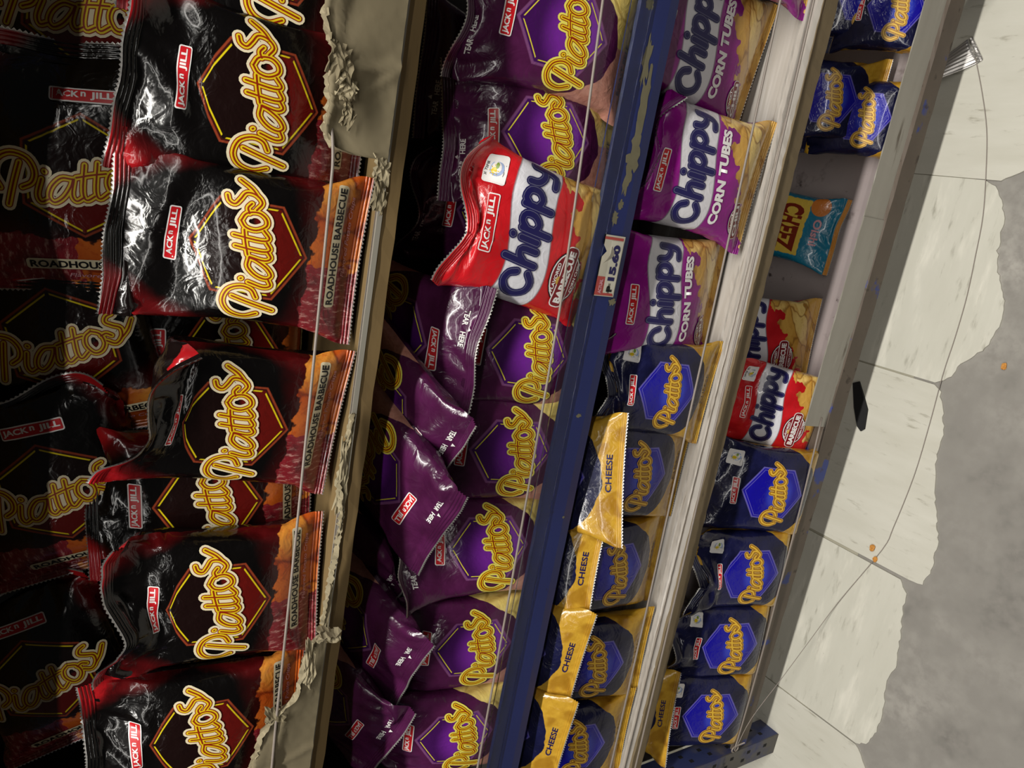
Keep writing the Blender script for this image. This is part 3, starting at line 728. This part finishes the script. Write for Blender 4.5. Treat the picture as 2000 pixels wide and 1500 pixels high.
# third shelf: whitish ledge with a grooved worn front edge
profile('shelf_board', [(.030, .352), (.030, Z3), (DEPTH, Z3), (DEPTH, .352)], XL, XR, m_white, rack, 4)
profile('ledge_trim', [(0, .350), (-.001, .372), (.003, .3785), (.008, .3775), (.010, .374), (.0125, .374), (.014, .377), (.0195, .377), (.021, .3735), (.023, .3735), (.0245, .376), (.030, .376), (.030, .350)], XL, XR, m_white, rack, 120, .0005, 7)
profile('ledge_face', [(-.004, .3495), (-.0042, .372), (-.001, .3732), (-.001, .3495)], XL, XR, m_ledge_wood, rack, 120, .0006, 8)
# bottom shelf: laminate floor, groove, metal lip, scuffed rail
box('shelf_board', XL, XR, .022, DEPTH, .075, Z4, m_floorboard, rack)
profile('rail', [(-.007, .088), (-.008, .124), (-.004, .127), (.0, .119), (.020, .119), (.020, .088)], XL, XR, m_rail, rack, 60, .0004, 9)
profile('metal_lip', [(-.0045, .124), (.004, .162), (.0055, .162), (-.003, .124)], .046, XR, m_alu, rack, 30, .0003, 10)
profile('metal_lip', [(-.0065, .123), (.002, .165), (.0035, .165), (-.005, .123)], -.268, .049, m_alu, rack, 30, .0003, 11)
profile('wood_batten', [(.006, .098), (.006, .108), (.020, .108), (.020, .098)], XL, -.268, m_ledge_wood, rack, 20, .0006, 12)
# worn spots where the blue paint is gone: thin flakes of the coat edge
def flake(cx, cz, w, h, seed):
    rng = random.Random(seed); n = 26; V = [(cx, -.00235, cz)]
    for k in range(n):
        a = 2 * math.pi * k / n; r = rng.uniform(.55, 1.15); V.append((cx + math.cos(a) * w / 2 * r, -.00232, cz + math.sin(a) * h / 2 * r))
    mesh_obj('bare_patch', V, [(0, 1 + (k + 1) % n, 1 + k) for k in range(n)], m_chip, rack)
for i, (px, py, w, h) in enumerate([(1268, 8, .012, .012), (1262, 120, .055, .012), (1258, 200, .07, .014), (1243, 270, .06, .013), (1236, 310, .03, .02), (1226, 345, .05, .011), (1212, 400, .012, .008), (1200, 425, .02, .010), (1130, 812, .006, .009), (1100, 1010, .004, .004), (1195, 590, .008, .012)]):
    p = at_y(px, py, -.002); flake(p[0], p[2], w, h, i)
# slotted angle posts
def post(x0, sx):
    """angle iron: one flange faces the aisle and runs outwards (sx), the other runs back along the shelf ends"""
    w = .040; p = None
    bm = bmesh.new(); bm_box(bm, min(x0, x0 + sx * w), max(x0, x0 + sx * w), -.012, -.010, 0.0, 1.9); p = bm_obj('post', bm, m_steel_grey, rack)
    bm = bmesh.new(); bm_box(bm, min(x0, x0 + sx * .002), max(x0, x0 + sx * .002), -.010, .030, 0.0, 1.9); q = bm_obj('post_flange', bm, m_steel, p)
    for k in range(13):
        for d in (.013, .027):
            z = .035 + k * .045 + (.012 if d > .02 else 0)
            b2 = bmesh.new(); bm_box(b2, x0 + sx * d - .003, x0 + sx * d + .003, -.0124, -.0120, z - .004, z + .004); bm_obj('post_slot', b2, m_hole, p)
            xf = x0 - sx * .0002
            b2 = bmesh.new(); bm_box(b2, xf - .0002, xf + .0002, -.010 + d - .003, -.010 + d + .003, z - .004, z + .004); bm_obj('post_slot', b2, m_hole, p)
m_steel_grey = two_tone('scuffed_angle', '#4a4744', '#66625d', 14, .55, None, (1, 1, 1), 4, .1, [('#2e376a', 10, .58, .08), ('#2b2826', 40, .66, .06)])
post(-.866, -1); post(.40, 1)
# cords that keep the bags in
def cord(name, pts, r=.0014, parent=rack, sag=.004):
    W = [Vector(p) for p in pts]; out = []
    for a, b in zip(W[:-1], W[1:]):
        for k in range(14):
            t = k / 14; q = a.lerp(b, t); q.z -= sag * 4 * t * (1 - t); out.append(q)
    out.append(W[-1]); return tube(name, out, r, m_cord, parent)
cord('guard_cord', [(-.861, -.012, .945), (-.56, -.016, .949), (-.01, -.016, .955), (.03, -.004, .957), (.39, -.004, .958)], sag=.001)
cord('guard_cord', [(-.861, -.012, .676), (-.115, -.012, .686), (.39, -.012, .722)], sag=.002)
cord('guard_cord', [(-.861, -.012, .428), (-.251, -.012, .443), (.39, -.012, .466)], sag=.002)
cord('guard_cord', [(-.861, -.012, .372), (-.222, -.012, .389), (.39, -.012, .408)], sag=.001)
cord('guard_cord', [(-.861, -.012, .125), (-.55, -.014, .135), (-.25, -.012, .150)], sag=.003)
for z in (.945, .676, .428, .125):
    q = [Vector((-.858 + .006 * math.cos(a), -.0125, z + .008 * math.sin(a))) for a in np.linspace(0, 2 * math.pi, 12)]
    tube('cord_knot', q + [Vector((-.850, -.014, z - .02))], .0014, m_cord, rack, 6)

# ---------------------------------------------------------------- cardboard lining the top shelf
def card_strip(name, prof_top, prof_bot, y0, label, seed, lean=0.0, creases=()):
    """corrugated strip with torn upper edge; profiles are lists of (x, z)"""
    rng = random.Random(seed)
    xs0, xs1 = prof_top[0][0], prof_top[-1][0]; n = max(30, int(abs(xs1 - xs0) / .003))
    root = empty(name, ((xs0 + xs1) / 2, y0, .90)); O = root.location
    def at(pf, x): return float(np.interp(x, [p[0] for p in pf], [p[1] for p in pf]))
    V = []; F = []; K = 16
    wave = [rng.uniform(0, 6.28) for _ in range(6)]
    for i in range(n + 1):
        x = xs0 + (xs1 - xs0) * i / n
        zt = at(prof_top, x) + rng.uniform(-.0011, .0011); zb = at(prof_bot, x)
        for sd in (0, 1):
            for k in range(K + 1):
                t = k / K; z = zb + (zt - zb) * t
                y = -.0035 * sd + .0035 * math.sin(x * 28 + wave[0]) * t + .003 * math.sin(x * 61 + z * 90 + wave[1]) * t * t + lean * t * t + rng.uniform(-.0003, .0003)
                for (cx, cz, ca, cd) in creases: y -= cd * math.exp(-(((x - cx) * math.sin(ca) + (z - cz) * math.cos(ca)) / .004) ** 2)
                V.append((x - O[0], y, z - O[2]))
    st = 2 * (K + 1)
    for i in range(n):
        for k in range(K):
            a = i * st + k; F.append((a, a + st, a + st + 1, a + 1)); b = i * st + K + 1 + k; F.append((b, b + 1, b + st + 1, b + st))
        a = i * st + K; b = a + K + 1; F.append((a, a + st, b + st, b))
    F.append(tuple(range(K + 1)) + tuple(range(2 * K + 1, K, -1))); o = n * st; F.append(tuple(o + k for k in range(K, -1, -1)) + tuple(o + K + 1 + k for k in range(K + 1)))
    s = mesh_obj('card_sheet', V, F, m_card, root, True)
    # torn fringe: frayed paper along the upper edge
    V = []; F = []
    for i in range(n + 1):
        x = xs0 + (xs1 - xs0) * i / n; zt = at(prof_top, x)
        for k in range(4):
            V.append((x - O[0] + rng.uniform(-.001, .001), -.0045 + k * .0022 + rng.uniform(-.0012, .0012) + lean + .0035 * math.sin(x * 28 + wave[0]), zt - O[2] + rng.uniform(-.0025, .0025) * (1 if k in (1, 2) else .6) + (.001 if k in (1, 2) else -.002)))
    for i in range(n):
        for k in range(3): a = i * 4 + k; F.append((a, a + 4, a + 5, a + 1))
    mesh_obj('torn_fringe', V, F, m_card_torn, root)
    tag(root, label, 'cardboard'); return root, O
r1, O1 = card_strip('cardboard_strip', [(.004, .935), (.006, .952), (.020, .963), (.045, .962), (.062, .966), (.075, .955), (.085, .966), (.10, .974), (.13, .975), (.22, .972), (.34, .976), (.39, .972)],
                    [(.0, .9045), (.4, .9045)], -.0075, 'flat torn cardboard strip with crumpled corner under the stacked black bags', 3, 0, ((.10, .962, .0, .0022), (.078, .92, 1.25, .003), (.058, .93, .9, .002), (.16, .94, 1.4, .002)))
def crumpled(root, O, cx, cz, w, h, y0, mat, seed, name='torn_flap', amp=.006):
    """scrap of torn liner: creased, with a ragged outline"""
    rng = random.Random(seed); n = 9; V = []; F = []
    H_ = [[rng.uniform(-1, 1) for _ in range(n)] for _ in range(n)]
    for i in range(n):
        for k in range(n):
            s_, t_ = i / (n - 1) - .5, k / (n - 1) - .5; r = 1 + rng.uniform(-.16, .16) * (1 if i in (0, n - 1) or k in (0, n - 1) else .3)
            V.append((cx + s_ * w * r - O[0] + t_ * w * .3, y0 - abs(H_[i][k]) * amp - amp * math.cos(s_ * 4), cz + t_ * h * r - O[2]))
    for i in range(n - 1):
        for k in range(n - 1):
            if (i in (0, n - 2) or k in (0, n - 2)) and rng.random() < .22: continue
            a = i * n + k; F.append((a, a + n, a + n + 1, a + 1))
    o = mesh_obj(name, V, F, mat, root); md = o.modifiers.new('thickness', 'SOLIDIFY'); md.thickness = .001; return o
crumpled(r1, O1, .074, .960, .030, .020, -.006, m_card, 1)
crumpled(r1, O1, .056, .952, .022, .018, -.005, m_card_torn, 2)
crumpled(r1, O1, .036, .948, .022, .010, -.005, m_card, 5)
crumpled(r1, O1, -.004, .910, .020, .016, -.003, m_card_torn, 6, amp=.004)
crumpled(r1, O1, -.026, .909, .030, .013, -.002, m_card, 7, amp=.004)
r2, O2 = card_strip('cardboard_strip', [(-.86, .966), (-.70, .970), (-.62, .970), (-.57, .962), (-.548, .945), (-.535, .930), (-.50, .926), (-.478, .918), (-.470, .909), (-.40, .907), (-.33, .907), (-.30, .914), (-.27, .910), (-.23, .905)],
                    [(-.86, .9035), (-.23, .9035)], -.0072, 'torn cardboard strip with a ripped notch beside the lower black bags', 8, -.002, ((-.62, .94, 1.2, .002), (-.70, .955, .1, .0018)))
crumpled(r2, O2, -.50, .921, .050, .012, -.006, m_card_torn, 8, amp=.004)
crumpled(r2, O2, -.468, .905, .018, .026, -.005, m_card_torn, 9, amp=.006)
crumpled(r2, O2, -.555, .950, .020, .020, -.004, m_card, 10, amp=.004)
crumpled(r2, O2, -.30, .909, .070, .010, -.003, m_card_torn, 11, amp=.003)
# price label stuck on the blue beam
pl = empty('price_label', tuple(at_y(1190, 520, -.0042))); tag(pl, 'torn red and white price label reading 15.60 on the blue beam', 'price label')
def pl_obj(name, V2, F, mat, dy): mesh_obj(name, [(x, -dy, z) for x, z in V2], F, mat, pl)
_w, _h = .068, .030
pl_obj('paper', [(-_w / 2, -_h / 2), (_w / 2, -_h / 2), (_w / 2, _h / 2), (_w / 2 - .010, _h / 2), (_w / 2 - .018, _h / 2 - .007), (_w / 2 - .026, _h / 2), (-_w / 2, _h / 2)], [(0, 1, 2, 3, 4, 5, 6)], plain('label_paper', '#b9b4a4', .6), 0)
pl_obj('red_field', [(-_w / 2 + .001, -_h / 2 + .001), (-.012, .002), (-.012, _h / 2 - .001), (-_w / 2 + .001, _h / 2 - .001)], [(0, 1, 2, 3)], plain('label_red', '#a8453f', .6), .0002)
pl_obj('red_bar', [(_w / 2 - .005, -_h / 2 + .002), (_w / 2 - .002, -_h / 2 + .002), (_w / 2 - .002, _h / 2 - .001), (_w / 2 - .005, _h / 2 - .001)], [(0, 1, 2, 3)], plain('label_red_bar', '#a8453f', .6), .0002)
pl_obj('white_field', [(-_w / 2 + .004, -_h / 2 + .001), (_w / 2 - .006, -_h / 2 + .001), (_w / 2 - .006, .004), (-_w / 2 + .004, .002)], [(0, 1, 2, 3)], plain('label_white', '#c6c2b2', .6), .0003)
for t, x, z, hh, ww, mm in (('P', -.025, -.006, .0085, .007, INK['black']), ('15.60', .004, -.0055, .0105, .040, INK['navy']), ('ACTUAL', -.023, .0075, .005, .016, INK['pink'])):
    Vt, Ft = glyphs(t, .06); kx = ww / (Vt[:, 0].max() - Vt[:, 0].min()); pl_obj('price_lettering', [(vx * kx + x, vy * hh + z) for vx, vy in Vt], Ft, mm, .0006)
pl_obj('peso_bars', [(-.030, -.0045), (-.019, -.0045), (-.019, -.0038), (-.030, -.0038), (-.030, -.0062), (-.019, -.0062), (-.019, -.0055), (-.030, -.0055)], [(0, 1, 2, 3), (4, 5, 6, 7)], INK['black'], .0006)
V = []; F = []
for i in range(9):
    t = i / 8; x = .022 - .020 * t; zc = .004 + .010 * t; hw = .005 * math.sin(math.pi * (t * .9 + .08))
    V += [(x, -.002 - .006 * math.sin(math.pi * t), zc - hw), (x, -.004 - .009 * math.sin(math.pi * t), zc + hw)]
for i in range(8): F.append((2 * i, 2 * i + 2, 2 * i + 3, 2 * i + 1))
mesh_obj('peeled_paper', V, F, plain('label_back', '#cfcabc', .6), pl, True)

# ---------------------------------------------------------------- small things on the floor
loose = [at_z(px, py, .0016) for px, py in [(1905, 112), (1918, 180), (1927, 252), (1926, 330), (1920, 420), (1905, 500), (1888, 580), (1865, 660), (1842, 730), (1815, 830), (1785, 930), (1745, 1030), (1722, 1075)]]
end = [(-.575, -.045, .004), (-.64, -.035, .030), (-.72, -.024, .065), (-.80, -.014, .105), (-.856, -.013, .124)]
tag(tube('loose_cord', [Vector(p) for p in spline([tuple(p) for p in loose] + end, 4)], .0006, m_cord), 'thin slack cord running over the cream floor tiles to the post', 'cord')
def crumb(px, py, s, seed, label):
    rng = random.Random(seed); p = at_z(px, py, .0); bm = bmesh.new(); bmesh.ops.create_icosphere(bm, subdivisions=2, radius=1)
    for v in bm.verts: k = rng.uniform(.7, 1.25); v.co = Vector((v.co.x * s * k, v.co.y * s * .8 * k, (v.co.z * .45 + .45) * s * k))
    zm = min(v.co.z for v in bm.verts); base = -.0028 if px > 1900 else 0.0
    o = bm_obj('crisp_crumb', bm, plain('crumb_orange', '#c98a3c', .7, 0, .2, 300), None, False); o.location = (p[0], p[1], base - zm + .0002)
    tag(o, label, 'crumb', 'orange crumbs dropped on the floor')
crumb(1960, 716, .0052, 1, 'orange crisp crumb lying alone on bare grey concrete')
crumb(1705, 1070, .0058, 2, 'larger orange crumb on cream tile beside the cord')
crumb(1711, 1092, .0046, 3, 'small orange crumb just below the larger one on tile')
bm = bmesh.new(); pts = [(1668, 748), (1680, 745), (1690, 778), (1696, 800), (1690, 838), (1683, 842), (1676, 832), (1670, 795)]
vv = [bm.verts.new(tuple(at_z(px, py, .0005))) for px, py in pts]; f = bm.faces.new(vv)
ex = bmesh.ops.extrude_face_region(bm, geom=[f]); bmesh.ops.translate(bm, vec=(0, 0, .004), verts=[v for v in ex['geom'] if isinstance(v, bmesh.types.BMVert)])
bmesh.ops.recalc_face_normals(bm, faces=bm.faces)
tag(bm_obj('rubber_scrap', bm, plain('black_rubber', '#131314', .8, 0, .3, 200)), 'thin black rubber scrap on the tile under the bottom rail', 'scrap')

# end of a silver packet poking out under the rail
fp = empty('foil_packet', tuple(at_z(1872, 122, .0))); tag(fp, 'silver crimped packet end poking out from under the bottom rail', 'packet')
V = []; F = []; nu, nv_ = 25, 12
for i in range(nu):
    for k in range(nv_):
        s_, t_ = i / (nu - 1) - .5, k / (nv_ - 1)
        x = s_ * (.060 - .018 * t_); V.append((x, -.035 + .075 * t_, .004 + .022 * t_ + .0012 * math.sin(i * 1.9) * (1 - t_ * .5) + .004 * math.sin(s_ * 5 + t_ * 3)))
for i in range(nu - 1):
    for k in range(nv_ - 1): a = i * nv_ + k; F.append((a, a + nv_, a + nv_ + 1, a + 1))
o = mesh_obj('foil', V, F, MAT['foil'], fp, True); o.modifiers.new('thickness', 'SOLIDIFY').thickness = .0008
fp.rotation_euler = (0, 0, math.radians(38)); fp.scale = (.68, .68, .68)
V = []; F = []
for i in range(nu):
    s_ = i / (nu - 1) - .5
    for k in range(4): V.append((s_ * .060, -.036 - .0028 * k, .004 + .0012 * math.sin(i * 1.9) + (.0007 if k % 2 else -.0005)))
for i in range(nu - 1):
    for k in range(3): a = i * 4 + k; F.append((a, a + 4, a + 5, a + 1))
mesh_obj('crimped_end', V, F, MAT['foil'], fp, False)
# ================================================================ the bags, each set down where it stands
G1, G2, G3, G4 = 'black barbecue bags on the top shelf', 'purple bags on the second shelf', 'small bags on the third shelf', 'small bags on the bottom shelf'
# --- top shelf, front row
place('bbq', 7, 525, 195, .020, 8, 2, 0, Z1, 'black crisp bag beside the torn cardboard strip, logo tilted, nearest the top', G1, bend=.5, bend_s=.3, crumple=0.011, narrow=.93)
place('bbq', 4, 505, 490, .012, 12, 2, 0, Z1, 'black crisp bag with big orange foot under the cord, second from cardboard', G1, bend=.55, bend_s=-.2, bend_t=.60, crumple=0.0132, narrow=.93)
place('bbq', 8, 480, 832, .012, 10, 3, -6, Z1, 'black crisp bag whose twisted red-tipped top seal glints white', G1, bend=.9, bend_s=.7, bend_t=.62, crumple=0.011, narrow=.93)
place('bbq', 3, 425, 985, .060, 10, -4, 0, Z1, 'black crisp bag half hidden behind its glinting twisted neighbour', G1, crumple=0.0088, narrow=.93)
place('bbq', 12, 388, 1190, .010, 10, -2, 4, Z1, 'black crisp bag with crumpled shiny top beside the notched cardboard', G1, bend=.7, bend_s=-.3, crumple=0.0176, narrow=.93)
place('bbq', 1, 352, 1455, .012, 12, -4, 0, Z1, 'black crisp bag behind the tall cardboard piece at the picture foot', G1, bend=.4, crumple=0.0154, narrow=.93)
place('bbq', 5, 585, -95, .030, 10, 0, 0, Z1, 'black crisp bag at the picture top, mostly behind cardboard', G1, narrow=.93)
# back row, standing
for i, (px, py, r) in enumerate([(500, 40, 0), (470, 370, 3), (410, 690, -3), (370, 1100, 2), (330, 1370, 0)]):
    place('bbq', 9 + i, px, py, .115, 6, r, 0, Z1, ['black crisp bag in the dark second row, topmost in the picture', 'black crisp bag in shade behind the two front bags', 'black crisp bag in shade, small red label left of the glinting seal',
          'black crisp bag in shade behind the crumpled shiny one', 'black crisp bag in shade, lowest of the second row'][i], G1, foot=.05, narrow=.9)
# stacked on their sides above the back row
for i, (px, py, y, r, l) in enumerate([(165, 10, .12, 92, 'black crisp bag on its side in the dark top corner'), (160, 345, .085, 86, 'black crisp bag on its side, hexagon fully visible, logo upright in the picture'),
        (120, 670, .115, 74, 'black crisp bag on its side in deep shade, only gold logo showing'), (105, 965, .100, 72, 'black crisp bag on its side with dim red label above its logo'), (85, 1330, .12, 66, 'black crisp bag on its side in the darkest lower corner')]):
    place('bbq', 2 + 3 * i, px, py, y, 14, r, 0, None, l, G1)
place('green', 5, 150, -100, .190, 10, 80, 0, None, 'bright green packet of which only a corner shows', None)
# --- second shelf, upright purple bags
FT = dict(foot=.048)
place('purple', 0, 1080, 50, .020, 10, 2, 0, Z2 + .012, 'purple crisp bag at the picture top, big yellow logo', G2, narrow=.86)
place('purple', 1, 1052, 262, .030, 12, -2, 10, Z2, 'purple crisp bag glowing behind the red corn chip bag', G2, narrow=.86)
place('red', 6, 1008, 462, -.004, 6, 11, 0, Z2, 'large red corn chip bag with folded top among the purple bags', 'red corn chip bags', bend=1.5, bend_s=.4, bend_t=.77, back_text=True, crumple=0.0044)
place('purple', 5, 1050, 695, .012, 10, 2, 0, Z2, 'purple crisp bag right below the red corn chip bag, label tilted', G2, foot=.036, narrow=.86)
place('purple', 9, 1010, 885, .010, 10, 0, 0, Z2, 'purple crisp bag standing at the middle of the second shelf', G2, foot=.036, narrow=.86)
place('purple', 2, 985, 1068, .012, 8, -2, 8, Z2, 'purple crisp bag with clear red label and shiny bent top seal', G2, bend=.4, bend_s=-.3, foot=.028, crumple=0.0088, narrow=.86)
place('purple', 10, 930, 1268, .010, 10, -3, 0, Z2, 'purple crisp bag under the overlapping seals, second from the picture foot', G2, foot=.036, narrow=.86)
place('purple', 13, 876, 1450, .010, 10, -4, 0, Z2, 'purple crisp bag at the picture foot, logo cut by the cord', G2, foot=.032, narrow=.86)
place('purple', 3, 1000, 170, .110, 8, 0, 0, Z2, 'purple crisp bag in the black gap behind the front bags', G2, narrow=.86)
place('purple', 11, 960, 420, .110, 8, 0, 0, Z2, 'purple crisp bag in shade behind the red bag, label peeking', G2, narrow=.86)
# lying on the row with their top seals to the front
for v, px, py, z, ln, yw, rl, l in [
        (1, 918, 702, .776, 72, -4, 180, 'purple bag lying seal-down, widest one, red label upside down'),
        (9, 868, 912, .790, 74, -30, 182, 'purple bag lying seal-down, seal slanting beside the mid-shelf bag'),
        (3, 850, 1046, .800, 72, -32, 180, 'purple bag lying seal-down, foremost of the slanting ones'),
        (5, 764, 1172, .790, 72, -32, 180, 'purple bag lying seal-down, tucked between slanting seals'),
        (7, 792, 1322, .790, 72, -26, 180, 'purple bag lying seal-down, red label near the cardboard edge'),
        (13, 752, 1462, .790, 72, -32, 180, 'purple bag lying seal-down in the corner at the picture foot')]:
    place('purple', v, px, py, 0, ln, rl, yw, None, l, G2, v_mid=22.8, Z=z, squash=.8, crumple=.006, crumple_t=.6, narrow=.94)
# --- third shelf
GM = 'magenta corn tube bags'
place('magenta', 3, 1350, 65, .050, 6, 8, 0, Z3, 'magenta corn tube bag at the picture top, lettering large and clear', GM)
place('magenta', 9, 1520, -165, .010, 8, 0, 0, Z3, 'magenta corn tube bag of which only a corner shows at the top', GM)
place('magenta', 5, 1400, 262, .085, 14, 0, 0, Z3, 'magenta corn tube bag hidden behind the twisted one, chips showing', GM)
place('magenta', 11, 1375, 335, .012, 12, 4, 0, Z3, 'magenta corn tube bag with twisted folded top seal', GM, bend=1.5, bend_s=.35, bend_t=.79, crumple=0.0088)
place('magenta', 1, 1312, 582, .022, 2, -2, 0, Z3, 'magenta corn tube bag standing flat beside the price label', GM)
place('navy', 6, 1365, 766, .012, 12, 2, 0, Z3, 'navy cheese bag with folded glossy top right below the magenta bags', G3, bend=1.1, bend_s=.4, bend_t=.80, size=.87, crumple=0.011)
place('black', 4, 1240, 700, .092, 4, 0, 0, Z3, 'black corn chip bag in shade behind the folded navy bag', G3, narrow=.86)
place('black', 8, 1200, 862, .092, 6, -4, 0, Z3, 'black crumpled corn chip bag in shade close to the blue beam', G3, narrow=.86, crumple=.012)
place('navy', 2, 1212, 938, 0, 66, 0, 14, None, 'navy cheese bag on the second tier, golden foot seal upright', G3, v_mid=.4, Z=.545, squash=.8)
place('navy', 9, 1262, 930, .018, 4, 0, 0, Z3, 'navy cheese bag standing on the ledge under the upright golden seal', G3, bend=-.5, bend_t=.76, narrow=.9)
place('navy', 0, 1158, 1125, 0, 66, 0, 3, None, 'navy cheese bag on the second tier, its golden foot bulging', G3, v_mid=.4, Z=.545, squash=.8)
place('navy', 5, 1208, 1118, .018, 5, -3, 0, Z3, 'navy cheese bag with clear blue hexagon, third along the ledge', G3, bend=-.5, bend_t=.76, narrow=.9)
place('navy', 3, 1128, 1300, 0, 66, 0, -5, None, 'navy cheese bag on the second tier half behind the blue beam', G3, v_mid=.4, Z=.545, squash=.8)
place('navy', 12, 1212, 1290, .018, 16, -2, 0, Z3, 'navy cheese bag on the ledge with bright white seal mark', G3, bend=-.5, bend_t=.76, crumple=0.011, narrow=.9)
place('navy', 10, 1095, 1465, 0, 66, 0, -5, None, 'navy cheese bag on the second tier at the picture foot', G3, v_mid=.4, Z=.545, squash=.8)
place('navy', 13, 1172, 1445, .018, 16, -2, 0, Z3, 'navy cheese bag on the ledge at the picture foot, shiny top', G3, bend=-.5, bend_t=.76, crumple=0.0132, narrow=.9)
# --- bottom shelf
place('navy', 1, 1688, -8, .090, 46, 0, 0, None, 'navy cheese bag lying on another at the picture top, bottom shelf', G4, size=.74)
place('navy', 7, 1768, 25, .050, 60, 0, 0, Z4, 'navy cheese bag behind the metal lip at the picture top', G4, size=.74)
place('navy', 4, 1618, 192, .095, 46, -2, 0, None, 'dusty navy cheese bag lying on the vivid blue one near the empty floor', G4, size=.76)
place('navy', 11, 1712, 238, .058, 64, -2, 0, Z4, 'navy cheese bag with vivid blue hexagon beside the empty shelf floor', G4, size=.74)
place('red', 8, 1640, 90, .220, 24, 10, 0, Z4, 'red corn chip bag barely showing between the navy bags', 'red corn chip bags', size=.76)
place('blue', 1, 1555, 445, .145, 80, 184, 0, Z4, 'teal snack bag lying alone on the empty shelf floor', G4, size=.72)
place('red', 3, 1515, 668, .100, 34, -4, 0, Z4, 'red corn chip bag leaning behind the crumpled red one', 'red corn chip bags', size=.88)
place('red', 10, 1530, 800, .040, 34, 6, 0, Z4, 'red crumpled corn chip bag behind the end of the metal lip', 'red corn chip bags', bend=.8, bend_s=.2, size=.86, foot=.03, crumple=0.011)
place('black', 2, 1440, 790, .140, 16, 0, 0, Z4, 'black corn chip bag in the dark behind the red ones', G4)
place('navy', 9, 1512, 965, .004, 22, 0, 0, Z4, 'navy cheese bag right below the crumpled red bag, white seal mark', G4, foot=.046, crumple=0.0066, narrow=.93)
place('navy', 6, 1478, 1120, .002, 22, -4, 0, Z4, 'navy cheese bag with shiny creased top, second below the red bag', G4, bend=.6, foot=.046, crumple=0.011, narrow=.93)
place('navy', 12, 1432, 1262, .002, 22, -4, 0, Z4, 'navy cheese bag under the slack cord, third below the red bag', G4, bend=.4, foot=.046, crumple=0.0132, narrow=.93)
place('navy', 3, 1385, 1400, .004, 22, -2, 0, Z4, 'navy cheese bag touching the slotted post, hexagon cut by cord', G4, foot=.046, narrow=.93)
place('navy', 0, 1308, 1405, 0, 68, 0, 6, None, 'navy cheese bag above the others, yellow foot and silver seal showing', G4, v_mid=.4, Z=.285, squash=.8)
